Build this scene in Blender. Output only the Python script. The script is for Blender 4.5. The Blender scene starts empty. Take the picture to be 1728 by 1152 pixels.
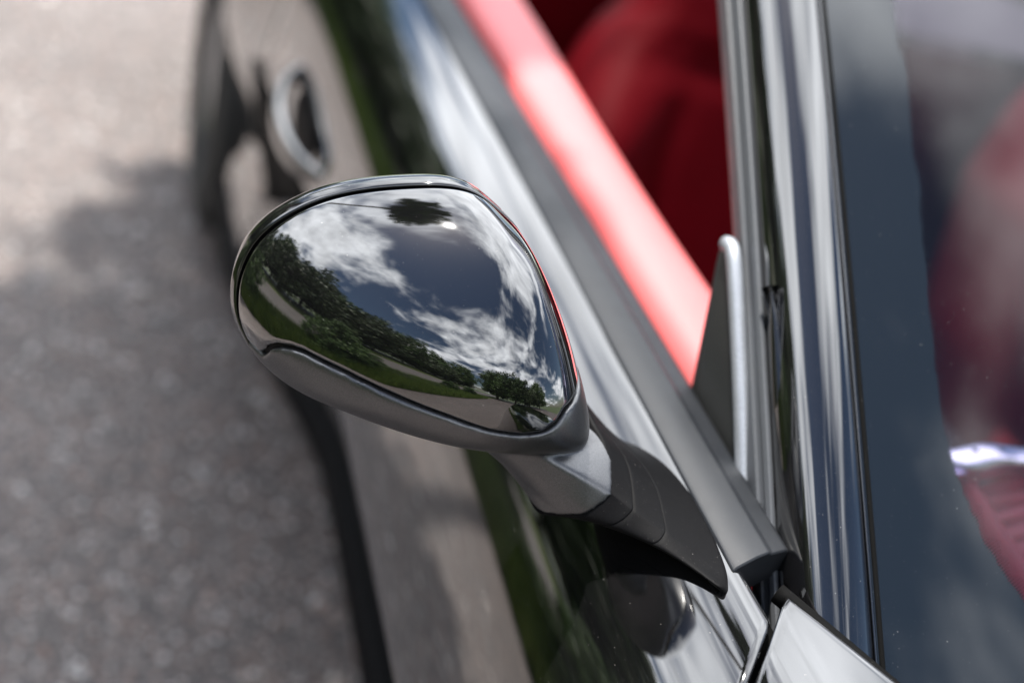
import bpy, bmesh, math, random
import numpy as np
from mathutils import Vector, Matrix

# ------------------------------------------------------------------ camera
SC = bpy.context.scene
F, W_, H_ = 1920.0, 1728, 1152
CAM = np.array([-0.38478, -0.51237, 1.29651])
MC = np.array([[0.93127901, -0.07037651, 0.35744447],
               [-0.25073521, 0.58798607, 0.76902811],
               [0.26429389, 0.80580365, -0.52993322]])     # columns: right, up, forward
cam_d = bpy.data.cameras.new("camera")
cam = bpy.data.objects.new("camera", cam_d)
SC.collection.objects.link(cam)
mw = Matrix.Identity(4)
for i in range(3):
    mw[i][0], mw[i][1], mw[i][2], mw[i][3] = MC[i, 0], MC[i, 1], -MC[i, 2], CAM[i]
cam.matrix_world = mw
cam_d.sensor_width = 36
cam_d.lens = 40
cam_d.clip_start = 0.02
cam_d.clip_end = 3000
cam_d.dof.use_dof = True
cam_d.dof.focus_distance = 0.645
cam_d.dof.aperture_fstop = 2.2
SC.camera = cam

# ------------------------------------------------------------------ sky, sun, exposure
SUN = np.array([-0.22, 0.28, 0.935]); SUN /= np.linalg.norm(SUN)
world = bpy.data.worlds.new("World"); SC.world = world; world.use_nodes = True
nt = world.node_tree; nt.nodes.clear()
def wn(t, **k):
    n = nt.nodes.new(t)
    for a, b in k.items(): setattr(n, a, b)
    return n
sky = wn("ShaderNodeTexSky", sky_type='NISHITA', sun_disc=False)
sky.sun_elevation = math.asin(SUN[2]); sky.sun_rotation = math.atan2(SUN[0], SUN[1])
sky.air_density = 1.0; sky.dust_density = 0.6; sky.ozone_density = 2.0
tc = wn("ShaderNodeTexCoord"); sep = wn("ShaderNodeSeparateXYZ")
nt.links.new(tc.outputs["Generated"], sep.inputs[0])
def wmath(op, a, b=None, c=None):
    n = wn("ShaderNodeMath", operation=op)
    for i, v in enumerate((a, b, c)):
        if v is None: continue
        if isinstance(v, (int, float)): n.inputs[i].default_value = v
        else: nt.links.new(v, n.inputs[i])
    return n.outputs[0]
zc = wmath('ADD', wmath('MAXIMUM', sep.outputs[2], 0.0), 0.16)
cx = wmath('DIVIDE', sep.outputs[0], zc); cy = wmath('DIVIDE', sep.outputs[1], zc)
comb = wn("ShaderNodeCombineXYZ")
nt.links.new(cx, comb.inputs[0]); nt.links.new(cy, comb.inputs[1])
CLOUD_OFF = (-33.265, -22.569, -3.347)
def cnoise(scale, detail, rough, off, dist=0.0):
    mp = wn("ShaderNodeMapping"); mp.inputs["Location"].default_value = off
    nt.links.new(comb.outputs[0], mp.inputs[0])
    n = wn("ShaderNodeTexNoise"); n.inputs["Scale"].default_value = scale
    n.inputs["Detail"].default_value = detail; n.inputs["Roughness"].default_value = rough
    n.inputs["Distortion"].default_value = dist
    nt.links.new(mp.outputs[0], n.inputs["Vector"])
    return n.outputs["Fac"]
big = cnoise(0.75, 3, 0.5, CLOUD_OFF, 0.3)
fine = cnoise(2.6, 12, 0.62, (CLOUD_OFF[0] + 5, CLOUD_OFF[1] + 2, CLOUD_OFF[2] + .5), 0.25)
dens = wmath('ADD', wmath('MULTIPLY', big, 0.62), wmath('MULTIPLY', fine, 0.38))
ramp = wn("ShaderNodeMapRange", interpolation_type='SMOOTHSTEP')
nt.links.new(dens, ramp.inputs[0])
ramp.inputs[1].default_value = 0.475; ramp.inputs[2].default_value = 0.60
ramp.inputs[3].default_value = 0.0; ramp.inputs[4].default_value = 1.0
shade = wn("ShaderNodeMapRange")
nt.links.new(cnoise(4.5, 8, 0.6, (9, 4, 2)), shade.inputs[0])
shade.inputs[1].default_value = 0.3; shade.inputs[2].default_value = 0.7
shade.inputs[3].default_value = 0.65; shade.inputs[4].default_value = 1.15
ccol = wn("ShaderNodeVectorMath", operation='SCALE'); ccol.inputs[0].default_value = (30.0, 30.9, 32.4)
nt.links.new(shade.outputs[0], ccol.inputs["Scale"])
mixc = wn("ShaderNodeMix", data_type='RGBA')
nt.links.new(ramp.outputs[0], mixc.inputs[0])
nt.links.new(sky.outputs[0], mixc.inputs[6]); nt.links.new(ccol.outputs[0], mixc.inputs[7])
bg = wn("ShaderNodeBackground"); bg.inputs[1].default_value = 0.075
nt.links.new(mixc.outputs[2], bg.inputs[0])
wo = wn("ShaderNodeOutputWorld"); nt.links.new(bg.outputs[0], wo.inputs[0])

sun_d = bpy.data.lights.new("sun", 'SUN'); sun_d.energy = 5.0; sun_d.angle = math.radians(0.53)
sun_d.color = (1.0, 0.95, 0.88)
sun_o = bpy.data.objects.new("sun", sun_d); SC.collection.objects.link(sun_o)
sun_o.rotation_euler = Vector(tuple(SUN)).to_track_quat('Z', 'Y').to_euler()
sun_o.location = (0, 3, 12)

SC.view_settings.view_transform = 'Standard'; SC.view_settings.look = 'None'
SC.view_settings.exposure = 0.85; SC.view_settings.gamma = 1.0
SC.render.engine = 'CYCLES'
SC.cycles.use_denoising = True
SC.cycles.max_bounces = 10; SC.cycles.transparent_max_bounces = 16
SC.cycles.sample_clamp_indirect = 6.0

# ------------------------------------------------------------------ helpers
random.seed(7); RNG = np.random.default_rng(7)
def ray(px, py): return MC @ np.array([(px - 864) / F, -(py - 576) / F, 1.0])
def U(px, py, ax, val):
    r = ray(px, py); t = (val - CAM[ax]) / r[ax]; return CAM + t * r
def UP(px, py, n, d):
    """pixel to point on the plane n.p = d"""
    r = ray(px, py); n = np.array(n, float); t = (d - n @ CAM) / (n @ r); return CAM + t * r
def pix(P):
    q = (np.asarray(P) - CAM) @ MC
    return np.stack([864 + F * q[..., 0] / q[..., 2], 576 - F * q[..., 1] / q[..., 2]], -1)
def crv(pts, n, closed=False):
    """Catmull-Rom through pts, n samples even in arc length of the control polygon"""
    P = np.array(pts, float); N = len(P)
    Q = np.vstack([P, P[:1]]) if closed else P
    seg = np.maximum(np.linalg.norm(np.diff(Q, axis=0), axis=1), 1e-9); cum = np.r_[0, np.cumsum(seg)]
    out = []
    for s in np.linspace(0, cum[-1], n, endpoint=not closed):
        i = min(np.searchsorted(cum, s, 'right') - 1, len(seg) - 1); u = (s - cum[i]) / seg[i]
        if closed: p = [P[(i + k - 1) % N] for k in range(4)]
        else: p = [Q[min(max(i + k - 1, 0), len(Q) - 1)] for k in range(4)]
        if not closed and i == 0: p[0] = 2 * p[1] - p[2]
        if not closed and i == len(seg) - 1: p[3] = 2 * p[2] - p[1]
        out.append(.5 * (2 * p[1] + (p[2] - p[0]) * u + (2 * p[0] - 5 * p[1] + 4 * p[2] - p[3]) * u * u
                         + (3 * p[1] - p[0] - 3 * p[2] + p[3]) * u ** 3))
    return np.array(out)
def ucrv(pts, per, closed=False):
    """Catmull-Rom with `per` samples per control segment (keeps control index parametrisation)"""
    P = np.array(pts, float); N = len(P); out = []
    for i in range(N if closed else N - 1):
        if closed: p = [P[(i + k - 1) % N] for k in range(4)]
        else:
            p = [P[min(max(i + k - 1, 0), N - 1)] for k in range(4)]
            if i == 0: p[0] = 2 * p[1] - p[2]
            if i == N - 2: p[3] = 2 * p[2] - p[1]
        for u in np.arange(per) / per:
            out.append(.5 * (2 * p[1] + (p[2] - p[0]) * u + (2 * p[0] - 5 * p[1] + 4 * p[2] - p[3]) * u * u
                             + (3 * p[1] - p[0] - 3 * p[2] + p[3]) * u ** 3))
    if not closed: out.append(P[-1])
    return np.array(out)
def sstep(a, b, x):
    t = np.clip((np.asarray(x) - a) / (b - a), 0, 1); return t * t * (3 - 2 * t)

def link(name, me, mat, parent=None, smooth=True):
    o = bpy.data.objects.new(name, me); SC.collection.objects.link(o)
    if mat is not None:
        for m in (mat if isinstance(mat, (list, tuple)) else [mat]): me.materials.append(m)
    if smooth and len(me.polygons): me.polygons.foreach_set("use_smooth", [True] * len(me.polygons))
    if parent is not None: o.parent = parent
    return o
def mesh(name, v, f, mat, parent=None, smooth=True):
    me = bpy.data.meshes.new(name)
    me.from_pydata([tuple(map(float, p)) for p in v], [], [tuple(map(int, q)) for q in f]); me.update()
    return link(name, me, mat, parent, smooth)
def gridvf(G, cu=False, cv=False):
    G = np.array(G); a, b = G.shape[:2]; f = []
    for i in range(a if cu else a - 1):
        for j in range(b if cv else b - 1):
            f.append((i * b + j, ((i + 1) % a) * b + j, ((i + 1) % a) * b + (j + 1) % b, i * b + (j + 1) % b))
    return G.reshape(-1, 3), f
def grid(name, G, mat, parent=None, cu=False, cv=False, thick=0.0, off=-1, caps=False):
    v, f = gridvf(G, cu, cv)
    if caps:
        a, b = np.array(G).shape[:2]
        f = list(f) + [tuple(range(b)), tuple(reversed(range((a - 1) * b, a * b)))]
    o = mesh(name, v, f, mat, parent)
    recalc(o)
    if thick:
        m = o.modifiers.new("thick", 'SOLIDIFY'); m.thickness = thick; m.offset = off
    return o
def recalc(o):
    bm = bmesh.new(); bm.from_mesh(o.data); bmesh.ops.recalc_face_normals(bm, faces=bm.faces); bm.to_mesh(o.data); bm.free()
def sharp(o, deg=35):
    o.data.set_sharp_from_angle(angle=math.radians(deg)); return o
def bevel(o, w, seg=3, deg=30):
    m = o.modifiers.new("bevel", 'BEVEL'); m.width = w; m.segments = seg; m.limit_method = 'ANGLE'; m.angle_limit = math.radians(deg)
    o.modifiers.new("wn", 'WEIGHTED_NORMAL'); return o
def clip(V, T, val):
    """keep the part of a triangle mesh where val > 0; returns verts, tris"""
    V = [tuple(p) for p in V]; val = list(val); cache = {}; out = []
    def cut(a, b):
        k = (a, b) if a < b else (b, a)
        if k not in cache:
            t = val[a] / (val[a] - val[b]); pa, pb = V[a], V[b]
            V.append(tuple(pa[i] + (pb[i] - pa[i]) * t for i in range(3))); val.append(0.0); cache[k] = len(V) - 1
        return cache[k]
    for tr in T:
        ins = [val[i] > 0 for i in tr]
        if all(ins): out.append(tuple(tr)); continue
        if not any(ins): continue
        poly = []
        n = len(tr)
        for i in range(n):
            a, b = tr[i], tr[(i + 1) % n]
            if val[a] > 0: poly.append(a)
            if (val[a] > 0) != (val[b] > 0): poly.append(cut(a, b))
        if len(poly) >= 3: out.append(tuple(poly))
    used = sorted({i for p in out for i in p}); mp = {u: k for k, u in enumerate(used)}
    return [V[u] for u in used], [tuple(mp[i] for i in p) for p in out]
def sweep(name, path, prof, mat, parent=None, hint=(0, 0, 1), caps=True, closed=True, scale=None):
    """sweep a 2-D profile (side, up) along a path"""
    P = np.array(path); T = np.gradient(P, axis=0); T /= np.linalg.norm(T, axis=1, keepdims=True)
    rows = []
    for k, (p, t) in enumerate(zip(P, T)):
        s = np.cross(t, hint); s /= np.linalg.norm(s); u = np.cross(s, t)
        c = 1.0 if scale is None else scale[k]
        rows.append([p + s * a * c + u * b * c for a, b in prof])
    return grid(name, rows, mat, parent, cv=closed, caps=caps and closed)
def tag(o, label, cat, group=None):
    o["label"] = label; o["category"] = cat
    if group: o["group"] = group
    return o
def struct(o): o["kind"] = "structure"; return o
def empty(name, loc=(0, 0, 0)):
    o = bpy.data.objects.new(name, None); o.location = loc; SC.collection.objects.link(o); return o

# ------------------------------------------------------------------ materials
def mat(name):
    m = bpy.data.materials.new(name); m.use_nodes = True
    t = m.node_tree; b = t.nodes["Principled BSDF"]; return m, t, b
def nd(t, typ, **k):
    n = t.nodes.new(typ)
    for a, b in k.items(): setattr(n, a, b)
    return n
def noise(t, scale, detail=4, rough=.55, coord="Object", vec=None):
    n = nd(t, "ShaderNodeTexNoise"); n.inputs["Scale"].default_value = scale
    n.inputs["Detail"].default_value = detail; n.inputs["Roughness"].default_value = rough
    if vec is None: vec = nd(t, "ShaderNodeTexCoord").outputs[coord]
    t.links.new(vec, n.inputs["Vector"]); return n.outputs["Fac"]
def mrange(t, x, a, b, c, d, smooth=False):
    n = nd(t, "ShaderNodeMapRange")
    if smooth: n.interpolation_type = 'SMOOTHSTEP'
    t.links.new(x, n.inputs[0])
    for i, v in enumerate((a, b, c, d)): n.inputs[i + 1].default_value = v
    return n.outputs[0]
def mixcol(t, fac, a, b):
    n = nd(t, "ShaderNodeMix", data_type='RGBA')
    if isinstance(fac, (int, float)): n.inputs[0].default_value = fac
    else: t.links.new(fac, n.inputs[0])
    for s, v in ((6, a), (7, b)):
        if isinstance(v, tuple): n.inputs[s].default_value = (*v, 1)
        else: t.links.new(v, n.inputs[s])
    return n.outputs[2]
def mth(t, op, a, b=None):
    n = nd(t, "ShaderNodeMath", operation=op)
    for i, v in enumerate((a, b)):
        if v is None: continue
        if isinstance(v, (int, float)): n.inputs[i].default_value = v
        else: t.links.new(v, n.inputs[i])
    return n.outputs[0]
def bump(t, b, h, strength, dist):
    n = nd(t, "ShaderNodeBump"); n.inputs["Strength"].default_value = strength; n.inputs["Distance"].default_value = dist
    t.links.new(h, n.inputs["Height"]); t.links.new(n.outputs[0], b.inputs["Normal"]); return n
def specks(t, scale, size, keep):
    """sparse round dust specks: 1 inside a speck"""
    v = nd(t, "ShaderNodeTexVoronoi"); v.inputs["Scale"].default_value = scale
    t.links.new(nd(t, "ShaderNodeTexCoord").outputs["Object"], v.inputs["Vector"])
    sepc = nd(t, "ShaderNodeSeparateColor"); t.links.new(v.outputs["Color"], sepc.inputs[0])
    lim = mth(t, 'MULTIPLY', sepc.outputs[1], size)
    a = mth(t, 'LESS_THAN', v.outputs["Distance"], lim)
    return mth(t, 'MULTIPLY', a, mth(t, 'LESS_THAN', sepc.outputs[0], keep))

def gloss_paint(name, col=(.0035, .0035, .004), spec=1.0, coat=1.0, dust=.35, ior=1.7):
    m, t, b = mat(name)
    d = specks(t, 520, .16, .04); d2 = specks(t, 1700, .2, .05)
    ds = mth(t, 'MAXIMUM', d, d2)
    film = mrange(t, noise(t, 35, 5, .6), .5, .8, 0, .004)
    fac = mth(t, 'ADD', mth(t, 'MULTIPLY', ds, dust), film)
    t.links.new(mixcol(t, fac, col, (.55, .52, .48)), b.inputs["Base Color"])
    b.inputs["Roughness"].default_value = .03
    b.inputs["Specular IOR Level"].default_value = spec
    b.inputs["Coat Weight"].default_value = coat; b.inputs["Coat Roughness"].default_value = .012
    b.inputs["Coat IOR"].default_value = ior
    return m
M_PAINT = gloss_paint("black_body_paint")
M_CAP = gloss_paint("black_cap_lacquer", dust=.4, ior=1.85)
M_PIL = gloss_paint("black_pillar_lacquer", dust=.3)
M_BEZ = gloss_paint("black_bezel_lacquer", spec=.8, coat=.6, dust=.2)

def satin(name, col, metallic, rough, flake=.5, dust=.3, bsc=2600, bst=.12, spec=.5):
    m, t, b = mat(name)
    n = noise(t, bsc, 2, .6)
    c2 = tuple(min(1, x * (1 + flake)) for x in col); c1 = tuple(x * (1 - flake * .6) for x in col)
    base = mixcol(t, mrange(t, n, .35, .65, 0, 1), c1, c2)
    ds = mth(t, 'MULTIPLY', mth(t, 'MAXIMUM', specks(t, 520, .13, .05), specks(t, 1500, .2, .07)), dust)
    t.links.new(mixcol(t, ds, base, (.55, .53, .5)), b.inputs["Base Color"])
    b.inputs["Metallic"].default_value = metallic; b.inputs["Specular IOR Level"].default_value = spec
    t.links.new(mrange(t, noise(t, 60, 4), .3, .7, rough * .88, rough * 1.12), b.inputs["Roughness"])
    bump(t, b, n, bst, .0004)
    return m
M_GREY = satin("grey_satin_metallic", (.115, .117, .122), .9, .36, .35, .10, 2200, .12)
M_TRIM = satin("grey_rubber_trim", (.015, .017, .0205), .15, .47, .25, .2, spec=.4)
M_STRIP = satin("dark_rubber_weatherstrip", (.07, .075, .083), .0, .42, .2, .4, spec=.45)
M_LIT_EDGE = satin("lit_satin_edge", (.34, .36, .39), .6, .42, .3, .1, 1500, .2)  # paler than the sail: its sky highlight is put into the colour
M_SAIL = satin("dark_satin_sail", (.03, .031, .03), .35, .36, .5, .25, 1400, .3)
M_BLACK = satin("black_textured_plastic", (.004, .004, .0045), .0, .55, .5, .35, 1600, .25, spec=.07)
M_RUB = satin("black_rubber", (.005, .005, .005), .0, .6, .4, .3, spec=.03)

def leather(name, col, rough=.45, sheen=.0, bs=420, spec=.4):
    m, t, b = mat(name); b.inputs["Specular IOR Level"].default_value = spec
    v = nd(t, "ShaderNodeTexVoronoi"); v.inputs["Scale"].default_value = bs
    t.links.new(nd(t, "ShaderNodeTexCoord").outputs["Object"], v.inputs["Vector"])
    dk = tuple(x * .8 for x in col)
    t.links.new(mixcol(t, noise(t, 9, 4), dk, col), b.inputs["Base Color"])
    b.inputs["Roughness"].default_value = rough
    b.inputs["Sheen Weight"].default_value = sheen
    bump(t, b, v.outputs["Distance"], .25, .0006)
    return m
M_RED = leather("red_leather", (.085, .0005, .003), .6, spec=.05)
M_RED_LIT = leather("red_leather_sunlit_top", (.84, .17, .17), .42)  # paler than the seat leather: strong sunlight is put into the base colour
_b = M_RED_LIT.node_tree.nodes["Principled BSDF"]; _b.inputs["Coat Weight"].default_value = .3; _b.inputs["Coat Roughness"].default_value = .5
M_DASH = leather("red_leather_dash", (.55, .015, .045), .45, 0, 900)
m, t, b = mat("brushed_chrome"); M_CHROME = m
b.inputs["Base Color"].default_value = (.75, .77, .8, 1); b.inputs["Metallic"].default_value = 1
t.links.new(mrange(t, noise(t, 300, 3), .3, .7, .08, .2), b.inputs["Roughness"])
m, t, b = mat("mirror_glass"); M_MIRR = m
b.inputs["Metallic"].default_value = 1; b.inputs["Roughness"].default_value = .01; b.inputs["Base Color"].default_value = (.8, .82, .85, 1)
bump(t, b, noise(t, 20, 2), .002, .001)
m, t, b = mat("tyre_rubber"); M_TYRE = m
t.links.new(mixcol(t, noise(t, 40, 5), (.012, .012, .012), (.03, .028, .026)), b.inputs["Base Color"]); b.inputs["Roughness"].default_value = .75
m, t, b = mat("dark_carpet"); M_CARPET = m
t.links.new(mixcol(t, noise(t, 300, 3), (.006, .006, .006), (.02, .018, .018)), b.inputs["Base Color"]); b.inputs["Roughness"].default_value = .9

# windshield glass: outer face clear glass with a Fresnel sheen and dust, inner face plain tint
m, t, b = mat("windshield_glass"); M_GLASS = m
t.nodes.remove(b); out = t.nodes["Material Output"]
tr = nd(t, "ShaderNodeBsdfTransparent"); tr.inputs[0].default_value = (.62, .55, .74, 1)
gl = nd(t, "ShaderNodeBsdfGlossy"); gl.inputs["Roughness"].default_value = .01
fr = nd(t, "ShaderNodeFresnel"); fr.inputs[0].default_value = 1.7
mx = nd(t, "ShaderNodeMixShader"); t.links.new(fr.outputs[0], mx.inputs[0]); t.links.new(tr.outputs[0], mx.inputs[1]); t.links.new(gl.outputs[0], mx.inputs[2])
df = nd(t, "ShaderNodeBsdfDiffuse"); df.inputs[0].default_value = (.6, .6, .6, 1)
mx2 = nd(t, "ShaderNodeMixShader"); t.links.new(mx.outputs[0], mx2.inputs[1]); t.links.new(df.outputs[0], mx2.inputs[2])
smear = mrange(t, noise(t, 26, 7, .68), .62, .76, 0, .008)
t.links.new(mth(t, 'ADD', mth(t, 'MULTIPLY', mth(t, 'MAXIMUM', specks(t, 420, .13, .03), specks(t, 1300, .2, .03)), .4), smear), mx2.inputs[0])
t.links.new(mx2.outputs[0], out.inputs[0])
m, t, b = mat("windshield_inner_face"); M_GLASSIN = m
t.nodes.remove(b); tr = nd(t, "ShaderNodeBsdfTransparent"); tr.inputs[0].default_value = (.96, .98, .97, 1)
t.links.new(tr.outputs[0], t.nodes["Material Output"].inputs[0])
# frit: black enamel print with a dotted margin; attribute "frit" holds metres inside the print edge
m, t, b = mat("frit_enamel"); M_FRIT = m
at = nd(t, "ShaderNodeAttribute", attribute_name="frit")
uv = nd(t, "ShaderNodeUVMap"); uv.uv_map = "UVMap"
mp = nd(t, "ShaderNodeMapping"); mp.inputs["Scale"].default_value = (1 / .0015, 1 / .0015, 1); mp.inputs["Rotation"].default_value = (0, 0, math.radians(45))
t.links.new(uv.outputs[0], mp.inputs[0])
frc = nd(t, "ShaderNodeVectorMath", operation='FRACTION'); t.links.new(mp.outputs[0], frc.inputs[0])
sb = nd(t, "ShaderNodeVectorMath", operation='SUBTRACT'); sb.inputs[1].default_value = (.5, .5, 0); t.links.new(frc.outputs[0], sb.inputs[0])
sx = nd(t, "ShaderNodeSeparateXYZ"); t.links.new(sb.outputs[0], sx.inputs[0])
dd = mth(t, 'SQRT', mth(t, 'ADD', mth(t, 'MULTIPLY', sx.outputs[0], sx.outputs[0]), mth(t, 'MULTIPLY', sx.outputs[1], sx.outputs[1])))
rad = mrange(t, at.outputs["Fac"], 0, .0045, .12, .75)
opaque = mth(t, 'LESS_THAN', dd, rad)
t.links.new(opaque, b.inputs["Alpha"])
fc = mixcol(t, mth(t, 'MULTIPLY', mth(t, 'MAXIMUM', specks(t, 420, .14, .03), specks(t, 1300, .2, .03)), .4), (.006, .0085, .011), (.6, .6, .6))
t.links.new(mixcol(t, mrange(t, noise(t, 22, 7, .68), .6, .78, 0, .008), fc, (.5, .5, .5)), b.inputs["Base Color"])
b.inputs["Roughness"].default_value = .015; b.inputs["Specular IOR Level"].default_value = .95

def asphalt(name, c1, c2, sc):
    m, t, b = mat(name)
    v = nd(t, "ShaderNodeTexVoronoi"); v.inputs["Scale"].default_value = sc
    co = nd(t, "ShaderNodeTexCoord").outputs["Object"]; t.links.new(co, v.inputs["Vector"])
    sp = nd(t, "ShaderNodeSeparateColor"); t.links.new(v.outputs["Color"], sp.inputs[0])
    cc = mixcol(t, mth(t, 'POWER', sp.outputs[0], 1.6), c1, c2)
    warm = mixcol(t, mrange(t, sp.outputs[1], .82, .9, 0, .7), cc, (.34, .2, .15))
    edge = mrange(t, v.outputs["Distance"], .25, .6, 0, .75)
    col = mixcol(t, edge, warm, tuple(x * .6 for x in c1))
    big = mrange(t, noise(t, 1.3, 5, .6), .3, .7, .85, 1.15)
    ml = nd(t, "ShaderNodeVectorMath", operation='SCALE'); t.links.new(col, ml.inputs[0]); t.links.new(big, ml.inputs["Scale"])
    t.links.new(ml.outputs[0], b.inputs["Base Color"])
    t.links.new(mrange(t, sp.outputs[2], 0, 1, .35, .9), b.inputs["Roughness"])
    bump(t, b, mth(t, 'SUBTRACT', 1.0, v.outputs["Distance"]), .8, .004)
    return m
M_ASPH = asphalt("weathered_asphalt", (.095, .087, .086), (.37, .31, .285), 120)
M_ROAD = asphalt("road_asphalt", (.13, .123, .118), (.25, .235, .22), 90)
def foliage(name, a, b_, sc=3.0):
    m, t, b = mat(name)
    g = nd(t, "ShaderNodeObjectInfo")
    col = mixcol(t, mrange(t, noise(t, sc, 4, .6), .3, .7, 0, 1), a, b_)
    t.links.new(col, b.inputs["Base Color"]); b.inputs["Roughness"].default_value = .55
    b.inputs["Transmission Weight"].default_value = 0
    return m
M_FIELD = foliage("meadow_ground", (.045, .075, .015), (.10, .12, .03), 1.2)
M_GRASS = foliage("grass_blades", (.06, .11, .015), (.14, .19, .03), 5)
M_LEAF = [foliage("leaf_deep_green", (.022, .05, .01), (.06, .11, .02)), foliage("leaf_mid_green", (.035, .075, .012), (.09, .15, .03)),
          foliage("leaf_dull_green", (.03, .055, .016), (.075, .10, .035))]
m, t, b = mat("bark"); M_BARK = m
t.links.new(mixcol(t, noise(t, 14, 6, .7), (.05, .035, .025), (.16, .125, .095)), b.inputs["Base Color"]); b.inputs["Roughness"].default_value = .9
bump(t, b, noise(t, 30, 5), .6, .02)
m, t, b = mat("pebble_stone"); M_PEB = m
oi = nd(t, "ShaderNodeTexCoord"); vv = nd(t, "ShaderNodeTexVoronoi"); vv.inputs["Scale"].default_value = 60; t.links.new(oi.outputs["Object"], vv.inputs["Vector"])
s3 = nd(t, "ShaderNodeSeparateColor"); t.links.new(vv.outputs["Color"], s3.inputs[0])
t.links.new(mixcol(t, mrange(t, s3.outputs[1], .7, .95, 0, .8), mixcol(t, s3.outputs[0], (.12, .11, .105), (.75, .72, .70)), (.36, .24, .19)), b.inputs["Base Color"])
b.inputs["Roughness"].default_value = .18

# ------------------------------------------------------------------ ground, road, verge
def sheet(name, x0, x1, y0, y1, z, m, nx=2, ny=2):
    xs = np.linspace(x0, x1, nx); ys = np.linspace(y0, y1, ny)
    return struct(grid(name, [[(x, y, z) for y in ys] for x in xs], m))
sheet("ground", -900, 900, -900, 900, -.012, M_FIELD)
sheet("asphalt_lot", -1.75, 9, -14, 16, 0.0, M_ASPH)
sheet("road", -8.2, -3.1, -300, 300, -.004, M_ROAD)

# ------------------------------------------------------------------ the car
car = empty("convertible_car", (0.8, .6, 0))
tag(car, "glossy black convertible with red leather interior parked on grey asphalt", "car")
def part(o, parent=None):
    """parent keeping world placement"""
    p = parent or car
    o.parent = p
    o.matrix_parent_inverse = Matrix.Translation(p.location).inverted() if p is car else Matrix.Identity(4)
    if p is not car: o.matrix_parent_inverse = Matrix.Identity(4)
    return o

# body side section (x outward negative, z up)
PROF = [(-.010, .866), (-.016, .8765), (-.021, .8795), (-.030, .8775), (-.050, .866), (-.080, .836), (-.107, .785), (-.127, .712), (-.138, .635), (-.1375, .56),
        (-.124, .49), (-.113, .43), (-.117, .36), (-.131, .305), (-.136, .27), (-.13, .235), (-.10, .205), (-.04, .195)]
PC = crv(PROF, 150)
def tuck(Y, z): return .115 * sstep(.63, .33, z) * sstep(1.25, .65, Y)      # lower door tucks in ahead of the rear haunch
def flare(Y, z):
    return -tuck(Y, z) + .055 * sstep(1.0, 1.75, Y) * np.exp(-((z - .52) / .2) ** 2) + .012 * sstep(.2, -.6, Y) * np.exp(-((z - .6) / .2) ** 2)
ZT = PC[8:, 1][::-1]; XT = PC[8:, 0][::-1]
def xb(z, Y=0.3): return np.interp(z, ZT, XT) - flare(Y, z)
def hit_body(px, py):
    r = ray(px, py); last = None
    for t in np.arange(.35, 4, .002):
        p = CAM + r * t
        if p[2] < .2: break
        if p[2] < .879 and p[0] > xb(p[2], p[1]):
            lo, hi = t - .002, t
            for _ in range(20):
                m = (lo + hi) / 2; p = CAM + r * m
                if p[2] < .879 and p[0] > xb(p[2], p[1]): hi = m
                else: lo = m
            return CAM + r * hi
    return None
def body_rows(ys, prof=PC):
    return np.array([[(x - flare(y, z), y, z) for x, z in prof] for y in ys])
def quads2tris(f): return [tr for q in f for tr in ((q[0], q[1], q[2]), (q[0], q[2], q[3]))]
# front shut line of the door
PA = U(1318, 1006, 2, .876); PB = hit_body(1271, 1150)
def yshut_x(x, z):
    """front shut line of the door, running outward and forward over the shoulder, then down"""
    k = (np.asarray(x, float) - PA[0]) / (PB[0] - PA[0])
    k = np.where(np.asarray(z) < .635, (-.138 - PA[0]) / (PB[0] - PA[0]), k)
    return PA[1] + (PB[1] - PA[1]) * np.minimum(k, 1.6)
def yshut(z):
    return yshut_x(xb(z, -.1), z)
def panel(name, rows, field, mat_, parent, thick=.004):
    v, f = gridvf(rows); V, T = clip(v, quads2tris(f), field(np.asarray(v)))
    o = mesh(name, V, T, mat_); recalc(o)
    part(o, parent)
    if thick: mo = o.modifiers.new("thick", 'SOLIDIFY'); mo.thickness = thick; mo.offset = -1
    return o
YREAR = 1.17
ysd = np.linspace(-.35, 1.3, 70)
def orient(o, toward=(-1, 0, .3)):
    """make the outer face point outwards"""
    n = sum((p.normal * p.area for p in o.data.polygons), Vector()); 
    if n.dot(Vector(toward)) < 0: o.data.flip_normals()
    return o
def ruled_panel(name, prof, y0f, y1f, n, thick=.004):
    us = np.r_[0, .002, .006, np.linspace(.015, 1, n)]
    rows_ = []
    for u_ in us:
        row = []
        for x, z in prof:
            y0_, y1_ = float(y0f(x, z)), float(y1f(x, z)); y = y0_ + (y1_ - y0_) * u_
            roll = .0012 * max(0.0, 1 - abs(y - y0_) / .0025) ** 2                      # hemmed edge
            nx = -.5; row.append((x - flare(y, z) + roll * .6, y, z - roll * .8))
        rows_.append(row)
    o = grid(name, rows_, M_PAINT, None); orient(o); part(o)
    mo = o.modifiers.new("thick", 'SOLIDIFY'); mo.thickness = thick; mo.offset = -1
    return o
door = ruled_panel("door", PC, lambda x, z: yshut_x(x, z) + .0022, lambda x, z: YREAR - .002, 60)
ysq = np.linspace(1.15, 3.0, 60)
WY, WZ, WR = 1.80, .335, .335
quarter = orient(panel("rear_quarter_panel", body_rows(ysq), lambda v: np.minimum(v[:, 1] - YREAR - .002, np.hypot(v[:, 1] - WY, v[:, 2] - WZ) - .365), M_PAINT, car))
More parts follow.
